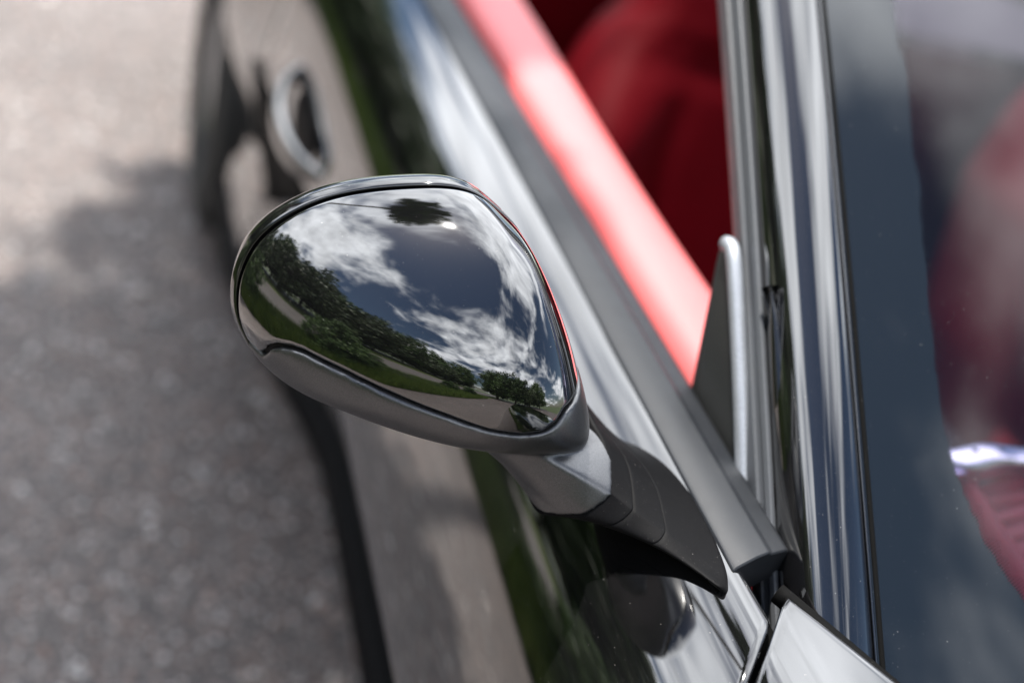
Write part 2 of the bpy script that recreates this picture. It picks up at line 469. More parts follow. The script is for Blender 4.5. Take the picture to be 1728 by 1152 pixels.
# front fender with its inboard top
PF = crv([(.20, .868), (.12, .8745), (.05, .8785)] + [(.0, .880), (-.020, .879)] + PROF[3:], 170)
GA = U(1334, 1006, 2, .880); GB = U(1503, 1148, 2, .876)
gd = (GB - GA)[:2]; gd /= np.linalg.norm(gd); gn = np.array([gd[1], -gd[0]])
if gn @ (np.array([-1.0, -.5])) < 0: gn = -gn
gsl = gd[1] / gd[0]
def fstart(x, z):
    a = float(yshut_x(x, z)) - .0022
    return min(a, GA[1] - .002 + (x - GA[0]) * gsl) if z > .8 else a
fender = ruled_panel("front_fender", PF, fstart, lambda x, z: -.95, 44)

# black cowl seal between fender and windshield pillar, shut line shadow strip
cs = [GA + (GB - GA) * t + np.array([*(-gn * .0035), -.004]) for t in np.linspace(-.12, 1.8, 20)]
part(sweep("cowl_seal", cs, [(-.0035, -.008), (.0035, -.008), (.0045, .0), (.002, .003), (-.002, .003), (-.0045, 0)], M_RUB), fender)
part(grid("door_jamb", [[(x + .014, float(yshut_x(x, z)) + dy, z - .012) for x, z in PC[4:110:3]] for dy in np.linspace(-.04, .04, 5)], M_RUB, None, thick=.004), door)
sh = [(xb(z, yshut(z)) + .012, float(yshut(z)), z) for z in np.linspace(.868, .45, 24)]
part(sweep("door_shut_seal", sh, [(-.006, -.004), (.006, -.004), (.006, .004), (-.006, .004)], M_RUB, hint=(1, 0, 0)), door)

# belt trim: faceted grey strip along the door top
tp = crv([(-.021, .872), (-.022, .8805), (-.0195, .882)], 4).tolist() + [(-.005, .8858), (.004, .8866), (.008, .884), (.0205, .883), (.0245, .880), (.025, .862), (0, .855)]
ty0 = float(U(1300, 968, 0, -.0)[1])
def trimx(Y): return -.004 - .004 * float(sstep(.2, .8, Y))
ty = np.linspace(ty0, 1.16, 60)
rows = []
for k, y in enumerate(ty):
    rows.append([(x + trimx(y), y + (.016 * (x + .022) / .047 if k == 0 else 0), z) for x, z in tp])
belt = grid("belt_trim", rows, M_TRIM, None, cv=True, caps=True); sharp(belt, 28); part(belt, door)
bm_ = belt.modifiers.new("bevel", 'BEVEL'); bm_.width = .0012; bm_.segments = 2; bm_.limit_method = 'ANGLE'; bm_.angle_limit = math.radians(28)
# black channel for the lowered window, then the red door top
part(grid("window_channel", [[(x + trimx(y), y, z) for x, z in [(.024, .87), (.027, .876), (.031, .874), (.034, .862)]] for y in np.linspace(-.02, 1.16, 30)], M_RUB), door)
rt = crv([(.030, .83), (.0325, .866), (.037, .879), (.048, .8865), (.066, .8885), (.086, .8855), (.0985, .876), (.103, .857), (.095, .82), (.088, .70), (.09, .55), (.10, .35)], 60)
rows = [[(x + (.022 * float(sstep(.25, .95, y)) if x > .06 else .022 * float(sstep(.25, .95, y)) * max(0, (x - .04) / .02)), y, z) for x, z in rt] for y in np.linspace(.0, 1.16, 40)]
part(grid("door_top_pad", rows, M_RED_LIT), door)

# sill strip, wheel, underside
part(sweep("sill_trim", [(-.128 + float(tuck(y, .25)), y, .225) for y in np.linspace(-.5, 1.47, 24)], crv([(-.02, -.03), (-.03, 0), (-.02, .025), (.03, .02), (.03, -.03)], 16, True), M_BLACK))
def lathe(name, prof, cx_, cy_, cz_, m, parent, n=56):
    rows = [[(cx_ + a, cy_ + r * math.cos(th), cz_ + r * math.sin(th)) for a, r in prof] for th in np.linspace(0, 2 * math.pi, n, endpoint=False)]
    return part(grid(name, rows, m, None, cu=True, cv=True), parent)
tyre = lathe("rear_wheel", crv([(-.155, .25), (-.17, .28), (-.165, .315), (-.14, .334), (-.03, .337), (.07, .334), (.1, .31), (.1, .25)], 40, True), 0, WY, WZ, M_TYRE, car)
lathe("rim", crv([(-.14, .05), (-.145, .1), (-.125, .18), (-.145, .245), (-.15, .252), (-.1, .25), (-.08, .1), (-.08, .05)], 30, True), 0, WY, WZ, M_CHROME, tyre)
part(grid("underbody", [[(x, y, z) for x, z in [(.05, .215), (.08, .19), (.5, .17), (1.65, .18), (1.72, .45)]] for y in (-1.2, .5, 3.0)], M_CARPET))
part(grid("wheel_well", [[(x, WY + .372 * math.cos(a), WZ + .372 * math.sin(a)) for x in (-.14, -.05, .2)] for a in np.linspace(-.4, math.pi + .4, 24)], M_CARPET))

# door handle and a thin black patch laid on the door below it
hp = crv([hit_body(508, 112) + [.01, 0, 0], hit_body(505, 145) + [-.018, 0, 0], hit_body(508, 205) + [-.028, 0, 0], hit_body(524, 270) + [-.02, 0, 0], hit_body(541, 312) + [.01, 0, 0]], 24)
hs = [.55 + .4 * math.sin(math.pi * k / 23) for k in range(24)]
handle = sweep("handle", hp, crv([(-.010, 0), (-.004, .017), (.008, .014), (.010, 0), (.008, -.014), (-.004, -.017)], 18, True), M_PAINT, hint=(0, 0, 1), scale=hs)
part(handle, door)
cupc = hit_body(512, 215)
rows = []
for r_ in np.linspace(.02, 1, 12):
    rows.append([(xb(cupc[2] + .036 * r_ * math.sin(a), cupc[1] + .075 * r_ * math.cos(a)) - .0012 + .0, cupc[1] + .085 * r_ * math.cos(a), cupc[2] + .036 * r_ * math.sin(a)) for a in np.linspace(0, 2 * math.pi, 32, endpoint=False)])
part(grid("handle_recess", rows, M_BLACK, None, cv=True, thick=.001, off=1), door)
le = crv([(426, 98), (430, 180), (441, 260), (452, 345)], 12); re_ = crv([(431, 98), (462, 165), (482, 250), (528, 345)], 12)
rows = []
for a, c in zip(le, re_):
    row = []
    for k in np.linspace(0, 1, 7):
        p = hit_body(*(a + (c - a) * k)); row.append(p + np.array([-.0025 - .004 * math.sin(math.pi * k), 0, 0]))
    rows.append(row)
part(grid("black_door_patch", rows, M_RUB, None, thick=.003), door)

# ---- A pillar, weatherstrip, windshield
WA0, WA1 = U(1266, 880, 0, .020), U(1213, 0, 0, .050)
WB0, WB1 = U(1316, 930, 0, .020), U(1258, 0, 0, .052)
G0, G1 = U(1480, 1120, 0, .056), U(1383, 0, 0, .092)
K0, K1 = U(1500, 1130, 0, .062), U(1398, 0, 0, .098)
lerp = lambda a, b, t_: a + (b - a) * t_
TS = np.linspace(-.22, 2.1, 90)
def bend(t_): return np.array([.0, .0, -.012]) * (t_ - .5) ** 2 * 1.0        # slight arch of the screen frame
outn = np.array([-.62, -.52, .59]); outn /= np.linalg.norm(outn)
rows = []
for t_ in TS:
    a, c = lerp(WB0, WB1, t_) + bend(t_), lerp(G0, G1, t_) + bend(t_)
    pd = (WB1 - WB0) / np.linalg.norm(WB1 - WB0)
    n1 = np.array([-.9, -.2, .1]); n1 -= pd * (n1 @ pd); n1 /= np.linalg.norm(n1)
    n2 = np.array([-.25, -.55, .8]); n2 -= pd * (n2 @ pd); n2 /= np.linalg.norm(n2)
    w = c - a; wl = np.linalg.norm(w)
    row = [a - n1 * .0 - outn * .016, a - outn * .006]
    for k in np.linspace(0, 1, 26):
        h = .25 * wl * (4 * k * (1 - k)) ** .8
        row.append(a + w * k + outn * h * (.75 + .25 * math.cos((k - .45) * 2)))
    row += [c - outn * .006, c - outn * .016]
    rows.append(row)
pillar = part(grid("windshield_pillar", rows, M_PIL, None)); orient(pillar, tuple(outn))
# weatherstrip: stepped rubber section
rows = []
for t_ in TS:
    a, c = lerp(WA0, WA1, t_) + bend(t_), lerp(WB0, WB1, t_) + bend(t_); w = c - a
    sec = [(-.02, -.012), (0, -.001), (.06, .0035), (.40, .0075), (.46, .0045), (.62, .004), (.68, .0065), (.86, .0055), (.97, .001), (1.02, -.012)]
    rows.append([a + w * k + outn * h for k, h in sec])
ws = part(grid("weatherstrip", rows, M_STRIP, None), pillar); orient(ws, tuple(outn)); sharp(ws, 30)
mb = ws.modifiers.new("bevel", 'BEVEL'); mb.width = .0007; mb.segments = 2; mb.limit_method = 'ANGLE'; mb.angle_limit = math.radians(25)
# thin bright edge bead and black screen gasket
rows = [[lerp(G0, G1, t_) + bend(t_) + (lerp(K0, K1, t_) - lerp(G0, G1, t_)) * k + outn * h for k, h in [(-.1, -.010), (.02, -.001), (.16, .0014), (.30, -.0005), (.34, -.010)]] for t_ in TS]
part(grid("screen_bead", rows, M_PIL, None), pillar)
rows = [[lerp(G0, G1, t_) + bend(t_) + (lerp(K0, K1, t_) - lerp(G0, G1, t_)) * k + outn * h for k, h in [(.32, -.012), (.36, -.0045), (.6, -.0025), (.93, -.003), (1.0, -.0055), (1.04, -.012)]] for t_ in TS]
part(grid("screen_gasket", rows, M_RUB, None), pillar)
# black moulded seal finger tucked beside the weatherstrip
fl = crv([(1300, 488), (1298, 560), (1304, 700), (1314, 800), (1318, 868), (1326, 900)], 26); fr_ = crv([(1303, 488), (1322, 560), (1338, 700), (1341, 800), (1342, 868), (1334, 896)], 26)
def onpil(px, py):
    n = outn; return UP(px, py, n, float(n @ (lerp(WB0, WB1, .3))))
rows = []
for a, c in zip(fl, fr_):
    row = []
    for k in np.linspace(0, 1, 9):
        p = onpil(*(a + (c - a) * k)); row.append(p + outn * (.0035 + .0075 * math.sin(math.pi * (k * .86 + .07)) ** .7) * 1.0)
    rows.append(row)
part(grid("seal_finger", rows, M_BEZ, None, thick=.006), pillar)
kf = [onpil(*p) + outn * h for p, h in (((1318, 820), .006), ((1325, 858), .010), ((1328, 886), .007))]
part(sweep("seal_finger_tip", crv(kf, 10), crv([(-.007, -.003), (0, .006), (.007, -.003), (0, -.008)], 14, True), M_BLACK, hint=tuple(outn)), pillar)

# windshield surface
def wsf(t_, s):
    g = lerp(K0, K1, t_) + bend(t_) - outn * .0045
    return g + np.array([.86 * s, -.55 * s + .36 * s * s, .03 * s + .02 * s * s])
def hit_ws(px, py):
    r = ray(px, py); t_, s, d = .5, .05, .7
    for _ in range(30):
        p = wsf(t_, s); e = p - (CAM + r * d)
        J = np.stack([(wsf(t_ + 1e-4, s) - p) / 1e-4, (wsf(t_, s + 1e-4) - p) / 1e-4, -r], 1)
        dx = np.linalg.solve(J, -e); t_ += dx[0]; s += dx[1]; d += dx[2]
    return t_, s
FB = [hit_ws(*p) for p in [(1503, -60), (1509, 0), (1527, 120), (1545, 260), (1561, 400), (1580, 600), (1594, 700), (1610, 770), (1638, 850), (1676, 930), (1728, 1003), (1800, 1070)]]
fbt = np.array(FB)
FBT = np.array([(1.9 - .0 * k, 0) for k in range(1)] )
poly = [(2.3, fbt[0][1] * .9)] + FB + [(FB[-1][0] - .03, FB[-1][1] + .15), (FB[-1][0] - .05, .8), (FB[-1][0] - .05, 1.4)]
poly = ucrv(poly, 8)
plen = np.array([wsf(*p) for p in poly])
def fritval(t_, s):
    """metres inside the print (positive) or inside the clear glass (negative)"""
    p = wsf(t_, s); d = np.linalg.norm(plen - p, axis=1).min()
    # inside the print when the point is on the outboard / lower side of the edge
    ts = poly[:, 0][::-1]; ss = poly[:, 1][::-1]
    inside = s < np.interp(t_, np.maximum.accumulate(ts), ss)
    return d if inside else -d
TW = np.linspace(-.25, 2.1, 120); SW = np.r_[np.linspace(-.006, .25, 62), np.linspace(.27, 1.45, 40)]
rows = np.array([[wsf(t_, s) for s in SW] for t_ in TW])
gv, gf = gridvf(rows)
wsh = mesh("windshield", gv, gf, [M_GLASS, M_GLASSIN]); recalc(wsh); orient(wsh, (0, -.5, 1)); part(wsh)
ms = wsh.modifiers.new("thick", 'SOLIDIFY'); ms.thickness = .005; ms.offset = -1; ms.material_offset = 1; ms.material_offset_rim = 1; ms.use_rim = False
fv = np.array([fritval(t_, s) for t_ in TW for s in SW])
up = np.array([0, -.5, .85]); 
Vk, Tk = [], []
tri = quads2tris(gf)
keep = [q for q in tri if max(fv[list(q)]) > -.001]
used = sorted({i for q in keep for i in q}); mp_ = {u: k for k, u in enumerate(used)}
frit = mesh("frit_band", [gv[u] + np.array([-.1, -.4, .8]) * .0009 for u in used], [tuple(mp_[i] for i in q) for q in keep], M_FRIT); recalc(frit); orient(frit, (0, -.5, 1)); part(frit, wsh)
ar = frit.data.attributes.new("frit", 'FLOAT', 'POINT'); ar.data.foreach_set("value", [float(fv[u]) for u in used])
uvl = frit.data.uv_layers.new(name="UVMap")
nS = len(SW); wl_ = float(np.linalg.norm(K1 - K0))
uvv = {k: (TW[u // nS] * wl_, SW[u % nS] * .97) for k, u in enumerate(used)}
for lp in frit.data.loops: uvl.data[lp.index].uv = uvv[lp.vertex_index]

# sail triangle standing on the door top against the pillar
pl = lambda px, py: U(px, py, 0, .0215)
tri_o = crv([(1157, 692), (1166, 655), (1198, 500), (1212, 430), (1222, 407)], 14)
tri_i = crv([(1246, 852), (1244, 780), (1238, 600), (1232, 440), (1231, 408)], 14)
rows = []
for a, c in zip(tri_o, tri_i):
    row = [pl(*(a + (c - a) * k)) for k in np.linspace(0, 1, 8)]
    row.insert(0, row[0] + np.array([.012, .004, 0]))
    rows.append(row)
rows.append([p + np.array([.012, .006, -.003]) for p in rows[-1]])
sail = grid("sail_panel", rows, M_SAIL, None); orient(sail, (-1, -.3, .3)); part(sail, door)
ed0, ed1 = pl(1241, 840), pl(1231, 425)
edge_path = crv([pl(1262, 856), pl(1256, 838), pl(1252, 700), pl(1246, 560), pl(1239, 440), pl(1233, 414), pl(1224, 409)], 40)
edge = sweep("sail_edge", [p + np.array([-.0015, -.001, 0]) for p in edge_path], crv([(-.0046, -.004), (-.0050, .0005), (-.002, .0034), (.002, .0034), (.0050, .0005), (.0046, -.004)], 18, True), M_LIT_EDGE, hint=(-1, -.4, .3))
part(edge, door)
# ------------------------------------------------------------------ door mirror
SIL = [(438, 603), (408, 562), (392, 523), (390, 488), (395, 453), (416, 406), (447, 373), (490, 345), (542, 323), (603, 310), (664, 304), (729, 302), (772, 307),
       (802, 319), (829, 341), (859, 369), (881, 406), (902, 453), (924, 514), (941, 575), (954, 627), (959, 670), (950, 705)]
KX, KZ, Y0 = .30, .25, .040                       # rear opening plane of the shell
pn = np.array([KX, 1, -KZ]); pdist = Y0 - KX * .2 - KZ * .97
rp = [UP(*p, pn, pdist) for p in SIL]
a_, b_ = rp[-1], rp[0]
for k in (.12, .3, .5, .7, .88):
    q = a_ + (b_ - a_) * k + np.array([0, 0, -.012 * 4 * k * (1 - k)]); q[1] = Y0 - KX * (q[0] + .2) + KZ * (q[2] - .97); rp.append(q)
NR, NTT = 420, 150
RIM = crv(rp, NR, True)
for _ in range(30): RIM = .5 * RIM + .25 * (np.roll(RIM, 1, 0) + np.roll(RIM, -1, 0))
CC = RIM.mean(0); AP = CC + np.array([.024, -.092, .006])
tt = np.linspace(0, math.pi / 2, NTT)
fq = np.fft.fft(RIM - CC, axis=0); fq[2:-1] = 0; ELL = np.real(np.fft.ifft(fq, axis=0))    # round off towards the nose
def dome_ring(t_, kr=1.0, ka=1.0):
    w = math.sin(t_) ** 5
    return CC + ((RIM - CC) * (1 - w) + ELL * w) * max(math.cos(t_), 0) * kr + (AP - CC) * math.sin(t_) ** 1.03 * ka
DOME = np.array([dome_ring(t_) for t_ in tt])
du = np.roll(DOME, -1, 1) - np.roll(DOME, 1, 1); dv = np.gradient(DOME, axis=0)
ND = np.cross(du, dv); ND /= np.linalg.norm(ND, axis=-1, keepdims=True) + 1e-12
if ((DOME - DOME.mean((0, 1))) * ND).sum() < 0: ND = -ND
ND[-1] = ND[-3].mean(0) / np.linalg.norm(ND[-3].mean(0))
PIXD = pix(DOME); front = ((DOME - CAM) * ND).sum(-1) < .05
def on_dome(px, py):
    d = ((PIXD - (px, py)) ** 2).sum(-1); d = np.where(front, d, 1e9); i = np.unravel_index(d.argmin(), d.shape); return DOME[i]
SPL = [(441, 597), (452, 585), (468, 582), (490, 586), (512, 593), (577, 627), (664, 668), (750, 701), (828, 727), (881, 735), (915, 730), (940, 715), (955, 690)]
sp3 = [on_dome(*p) for p in SPL]
sx2 = np.array([[p[0], p[2]] for p in sp3])
sx2 = np.vstack([[sx2[0] + [-.05, -.02]], sx2, [sx2[-1] + [.02, .006]], [sx2[-1] + [.06, .01]]])
o_ = np.argsort(sx2[:, 0], kind='stable'); sx2 = sx2[o_]
sxd = np.array([np.interp(np.linspace(0, len(sx2) - 1, 300), np.arange(len(sx2)), sx2[:, k]) for k in (0, 1)]).T
DV = DOME.reshape(-1, 3); NV = ND.reshape(-1, 3)
def gsplit(v):
    P2 = v[:, [0, 2]]; d = np.full(len(P2), 1e9)
    for q in sxd: d = np.minimum(d, ((P2 - q) ** 2).sum(1))
    s = np.where(P2[:, 1] > np.interp(P2[:, 0], sx2[:, 0], sx2[:, 1]), 1, -1)
    return np.sqrt(d) * s
wax = (CC - AP); wax = -(AP - CC) / np.linalg.norm(AP - CC)
axial = np.repeat(np.sin(tt) ** 1.03 * np.linalg.norm(AP - CC), NR)          # metres forward of the rim
innerness = sstep(-.155, -.105, np.tile(RIM[:, 0], NTT)) * sstep(1.012, .985, np.tile(RIM[:, 2], NTT)) 
GS = gsplit(DV)
gap = .0085 + .019 * innerness
dome_f = quads2tris(gridvf(DOME, cv=True)[1])
def shell(name, field, mat_, parent, proud=0.0, roll_w=.003, roll_e=.0022, thick=.0025):
    m_ = np.clip(field / roll_w, 0, 1); offs = proud - roll_e * (1 - np.sqrt(1 - (1 - m_) ** 2))
    V, T = clip(DV + NV * offs[:, None], dome_f, field)
    o = mesh(name, V, T, mat_)
    bm = bmesh.new(); bm.from_mesh(o.data); bmesh.ops.remove_doubles(bm, verts=bm.verts, dist=1e-6)
    bmesh.ops.recalc_face_normals(bm, faces=bm.faces); bm.to_mesh(o.data); bm.free()
    c = sum((p.normal.dot(p.center - Vector(tuple(CC))) * p.area for p in o.data.polygons))
    if c < 0: o.data.flip_normals()
    if thick: ms_ = o.modifiers.new("thick", 'SOLIDIFY'); ms_.thickness = thick; ms_.offset = -1
    o.data.polygons.foreach_set("use_smooth", [True] * len(o.data.polygons))
    return part(o, parent)
mirror = shell("side_mirror", np.minimum(GS - .0006, axial - gap), M_CAP, car)
mirror["label"] = "glossy black teardrop mirror cap reflecting clouds and trees"
shell("mirror_bezel", np.minimum(gap * 0 + .0072 - axial, GS + .012), M_BEZ, mirror, proud=.0006, roll_w=.0018, roll_e=.0014)
# dark inner body seen in the joints, closed at the back
rows = [dome_ring(t_, .965, .955) for t_ in np.linspace(.02, math.pi / 2, 40)]
part(grid("mirror_core", rows, M_BLACK, None, cv=True), mirror)
# rear edge of the bezel and the reflecting glass
back = -wax * 0 + np.array([0, 1.0, 0])
rows = [CC + (RIM - CC) * k + back * h for k, h in [(1.0, 0), (1.0, .003), (.995, .007), (.975, .010), (.955, .009), (.945, .004), (.94, -.004)]]
rb = part(grid("bezel_lip", rows, M_BEZ, None, cv=True), mirror)
rows = [CC + (RIM - CC) * k + back * .001 for k in (.945, .6, .3, .01)]
part(grid("mirror_glass", rows, M_MIRR, None, cv=True), mirror)

# lower shell and arm stub: one blended satin-grey casting
low_field = np.minimum(-(GS + .0011), axial - .004)
V, T = clip(DV + NV * .0006, dome_f, low_field)
tmp = mesh("lower_tmp", V, T, None); recalc(tmp)
c = sum((p.normal.dot(p.center - Vector(tuple(CC))) * p.area for p in tmp.data.polygons))
if c < 0: tmp.data.flip_normals()
bm = bmesh.new(); bm.from_mesh(tmp.data); bmesh.ops.remove_doubles(bm, verts=bm.verts, dist=1e-6); bm.to_mesh(tmp.data); bm.free()
ms_ = tmp.modifiers.new("s", 'SOLIDIFY'); ms_.thickness = .007; ms_.offset = -1
Yp = lambda px, py, y: U(px, py, 1, y)
qa, qd, qg = Yp(962, 654, .012), Yp(1034, 838, -.068), Yp(904, 857, -.046)
en = np.cross(qd - qa, qg - qa); en /= np.linalg.norm(en)
endp = lambda px, py: UP(px, py, en, float(en @ qa))
L1 = [endp(*p) for p in [(962, 654), (1012, 718), (1034, 764), (1037, 826), (1030, 842), (992, 868), (945, 871), (904, 857), (880, 760)]]
L1[-1] = L1[-1] + np.array([0, .012, 0])
ctrL0 = on_dome(860, 745)
L0 = [Yp(946, 690, .006), Yp(935, 715, -.012), Yp(905, 733, -.034), Yp(868, 745, -.044), Yp(852, 750, -.042), Yp(815, 750, -.032), Yp(790, 735, -.016), Yp(800, 705, .006), Yp(875, 680, .014)]
LM = [lerp(a, c, .5) for a, c in zip(L0, L1)]
cen = np.mean(LM, 0); LM = [cen + (p - cen) * .97 for p in LM]
L1c = np.mean(L1, 0)
loops = [ucrv(l, 8, True) for l in (L0, LM, L1)]
lr = ucrv(np.array(loops).reshape(3, -1), 10).reshape(-1, 72, 3)
inn = lr[0].mean(0) + (lr[0] - lr[0].mean(0)) * .5
arm_rows = np.concatenate([[inn], lr], 0)
tmp2 = grid("arm_tmp", arm_rows, None, None, cv=True, caps=True)
bpy.context.view_layer.update()
dg = bpy.context.evaluated_depsgraph_get()
bm = bmesh.new(); bm.from_mesh(tmp.evaluated_get(dg).to_mesh()); bm.from_mesh(tmp2.data)
me = bpy.data.meshes.new("mirror_bracket"); bm.to_mesh(me); bm.free()
for o in (tmp, tmp2): bpy.data.objects.remove(o)
ro = bpy.data.objects.new("r", me); SC.collection.objects.link(ro)
rm = ro.modifiers.new("r", 'REMESH'); rm.mode = 'VOXEL'; rm.voxel_size = .0011; rm.adaptivity = 0
sm = ro.modifiers.new("s", 'SMOOTH'); sm.factor = .5; sm.iterations = 40
bpy.context.view_layer.update(); dg = bpy.context.evaluated_depsgraph_get()
me2 = bpy.data.meshes.new_from_object(ro.evaluated_get(dg)); bpy.data.objects.remove(ro)
me2.name = "mirror_bracket"
bracket = part(link("mirror_bracket", me2, M_GREY), mirror)

# black collar and two-piece stalk down to the foot on the door shoulder
def foot(px, py):
    p = hit_body(px, py)
    return p if p is not None else U(px, py, 2, .872)
L2 = [foot(*p) for p in [(1042, 745), (1112, 775), (1178, 852), (1216, 935), (1226, 978), (1212, 990), (1150, 942), (1062, 886), (1030, 810)]]
F0 = ucrv(L1, 10, True); F1 = ucrv(L2, 10, True); fc = F0.mean(0)
F0 = fc + (F0 - fc) * .965
axv = F1.mean(0) - fc
def sec(k, sc_=1.0):
    e_ = k + .10 * math.sin(math.pi * min(k, 1.0))                 # flare towards the foot
    p = F0 + (F1 - F0) * e_; c_ = p.mean(0)
    p = c_ + (p - c_) * (1 - .13 * math.sin(math.pi * min(max(k, 0), 1))) * sc_
    return p
def piece(name, k0, k1, m_):
    ks = [(k0, .93), (k0 + .004, .975), (k0 + .012, .995), (k0 + .022, 1.0)] + [(k, 1.0) for k in np.linspace(k0 + .05, k1 - .05, 8)] + [(k1 - .022, 1.0), (k1 - .012, .995), (k1 - .004, .975), (k1, .93)]
    return part(grid(name, [sec(k, c_) for k, c_ in ks], m_, None, cv=True, caps=True), mirror)
piece("mirror_collar", -.05, .17, M_BLACK)
piece("stalk_upper", .168, .44, M_BLACK)
ks = [(.436, .93), (.44, .975), (.448, .995), (.458, 1.0)] + [(k, 1.0) for k in np.linspace(.5, 1.0, 12)]
low_rows = [sec(k, c_) for k, c_ in ks]; low_rows.append(low_rows[-1] + np.array([.02, 0, -.02]))
part(grid("stalk_foot", low_rows, M_BLACK, None, cv=True, caps=True), mirror)

# ------------------------------------------------------------------ interior
def seat(cx_, name):
    W = 21; zs = np.linspace(0, 1, 30); fr = []
    def half(z):   # half width along the height 0..1
        return np.interp(z, [0, .3, .62, .78, .85, .93, 1], [.25, .27, .255, .20, .15, .14, .09])
    for z in zs:
        zz = .33 + .68 * z; yc = .62 + .24 * z; h = half(z); row = []
        for k in np.linspace(-1, 1, W):
            bol = .075 * sstep(.45, .92, abs(k)) * sstep(.8, .6, z) - .03 * sstep(.9, 1.0, abs(k))
            groove = -.012 * math.exp(-((abs(k) - .5) / .05) ** 2) * sstep(.8, .7, z) - .014 * math.exp(-((z - .79) / .02) ** 2)
            row.append((cx_ + k * h, yc - .06 * math.cos(k * 1.2) - bol - groove * .8, zz))
        for k in np.linspace(1, -1, W):
            row.append((cx_ + k * h * .97, yc + .10, zz - .005))
        fr.append(row)
    back_ = part(grid(name, fr, M_RED, None, cv=True, caps=True))
    cu = []
    for y in np.linspace(.12, .66, 18):
        h = .25; row = []
        for k in np.linspace(-1, 1, 19):
            row.append((cx_ + k * h, y, .37 + .09 * sstep(.5, .9, abs(k)) - .05 * sstep(.93, 1, abs(k)) - .05 * sstep(.2, .12, y)))
        for k in np.linspace(1, -1, 19): row.append((cx_ + k * h, y, .22))
        cu.append(row)
    part(grid("seat_cushion", cu, M_RED, None, cv=True, caps=True), back_)
    return back_
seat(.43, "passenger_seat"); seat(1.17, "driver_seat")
part(grid("floor_carpet", [[(x, y, z) for x, z in [(.14, .5), (.16, .25), (.66, .24), (.7, .42), (.9, .42), (.94, .24), (1.46, .25), (1.48, .5)]] for y in np.linspace(-.4, 1.2, 5)], M_CARPET))
part(grid("rear_bulkhead", [[(x, 1.02 + .25 * max(0, z - .8), z) for z in (.25, .6, .84, .87)] for x in np.linspace(.1, 1.5, 6)], M_RED))
part(grid("rear_deck", [[(x, y, .872 + .02 * math.sin((x - .1) * 2.2) - .04 * (y - 1.0)) for y in np.linspace(1.05, 2.9, 12)] for x in np.linspace(-.02, 1.62, 16)], M_CARPET))
part(grid("far_door_trim", [[(1.47 + .03 * (z - .5), y, z) for z in np.linspace(.3, .88, 8)] for y in np.linspace(-.3, 1.2, 6)], M_RED))
part(grid("far_body_side", [[(1.62 - (x + .02), y, z) for x, z in PC[10::6]] for y in np.linspace(-.9, 3.0, 12)], M_PAINT))
# dashboard pad, louvres and chrome bar under the glass
dz = .838
dpad = [[(x, y, dz - .02 * sstep(-.04, -.3, y) + .003 * math.sin(x * 3) - .05 * sstep(.0, .06, y) - .35 * sstep(.05, .09, y)) for x in np.linspace(.245, 1.4, 30)] for y in np.linspace(-.42, .09, 40)]
dash = part(grid("dashboard", dpad, M_DASH, None))
e0, e1 = U(1622, 800, 2, dz + .004), U(1728, 985, 2, dz - .004)
ed = [e0 + (e1 - e0) * k for k in np.linspace(-.1, 2.2, 20)]
part(sweep("dash_piping", ed, crv([(-.012, -.02), (-.010, .0), (0, .006), (.008, .001), (.010, -.02)], 14, True), M_DASH), dash)
part(grid("dash_side", [[p + np.array([-.010 - .06 * k, .02 * k, -.012 - .09 * k]) for k in np.linspace(0, 1, 6)] for p in ed], M_RED), dash)
l0, l1 = U(1640, 838, 2, dz), U(1728, 812, 2, dz)
stepv = np.array([.0045, -.0145, 0])
dirx = (l1 - l0); dirx /= np.linalg.norm(dirx)
ed_d = (e1 - e0) / np.linalg.norm(e1 - e0)
for k in range(9):
    q = e0 + ed_d * (.022 + .0165 * k) + dirx * .012
    path = [q + dirx * s for s in np.linspace(0, .34, 8)]
    part(sweep("dash_louvre", path, crv([(-.0075, -.006), (-.005, .002), (0, .0045), (.005, .002), (.0075, -.006)], 12, True), M_DASH), dash)
c0, c1_ = U(1622, 782, 2, dz + .012), U(1728, 778, 2, dz + .012)
cp = crv([c0 + np.array([-.012, .006, -.002]), c0, lerp(c0, c1_, .5) + np.array([0, .004, .0015]), c1_, c1_ + (c1_ - c0) * 1.4 + np.array([0, -.02, 0])], 30)
chrome = part(sweep("dash_chrome_bar", cp, crv([(-.015, -.006), (-.014, .003), (-.008, .006), (.008, .006), (.014, .003), (.015, -.006)], 20, True), M_CHROME), dash)
for f_ in (.22, .62):
    q = lerp(c0, c1_, f_) + np.array([0, .006, .0065])
    part(sweep("bar_screw", [q, q + np.array([0, 0, .0012])], [(.0028 * math.cos(a), .0028 * math.sin(a)) for a in np.linspace(0, 6.283, 12, endpoint=False)], M_BLACK, hint=(0, 1, 0)), chrome)

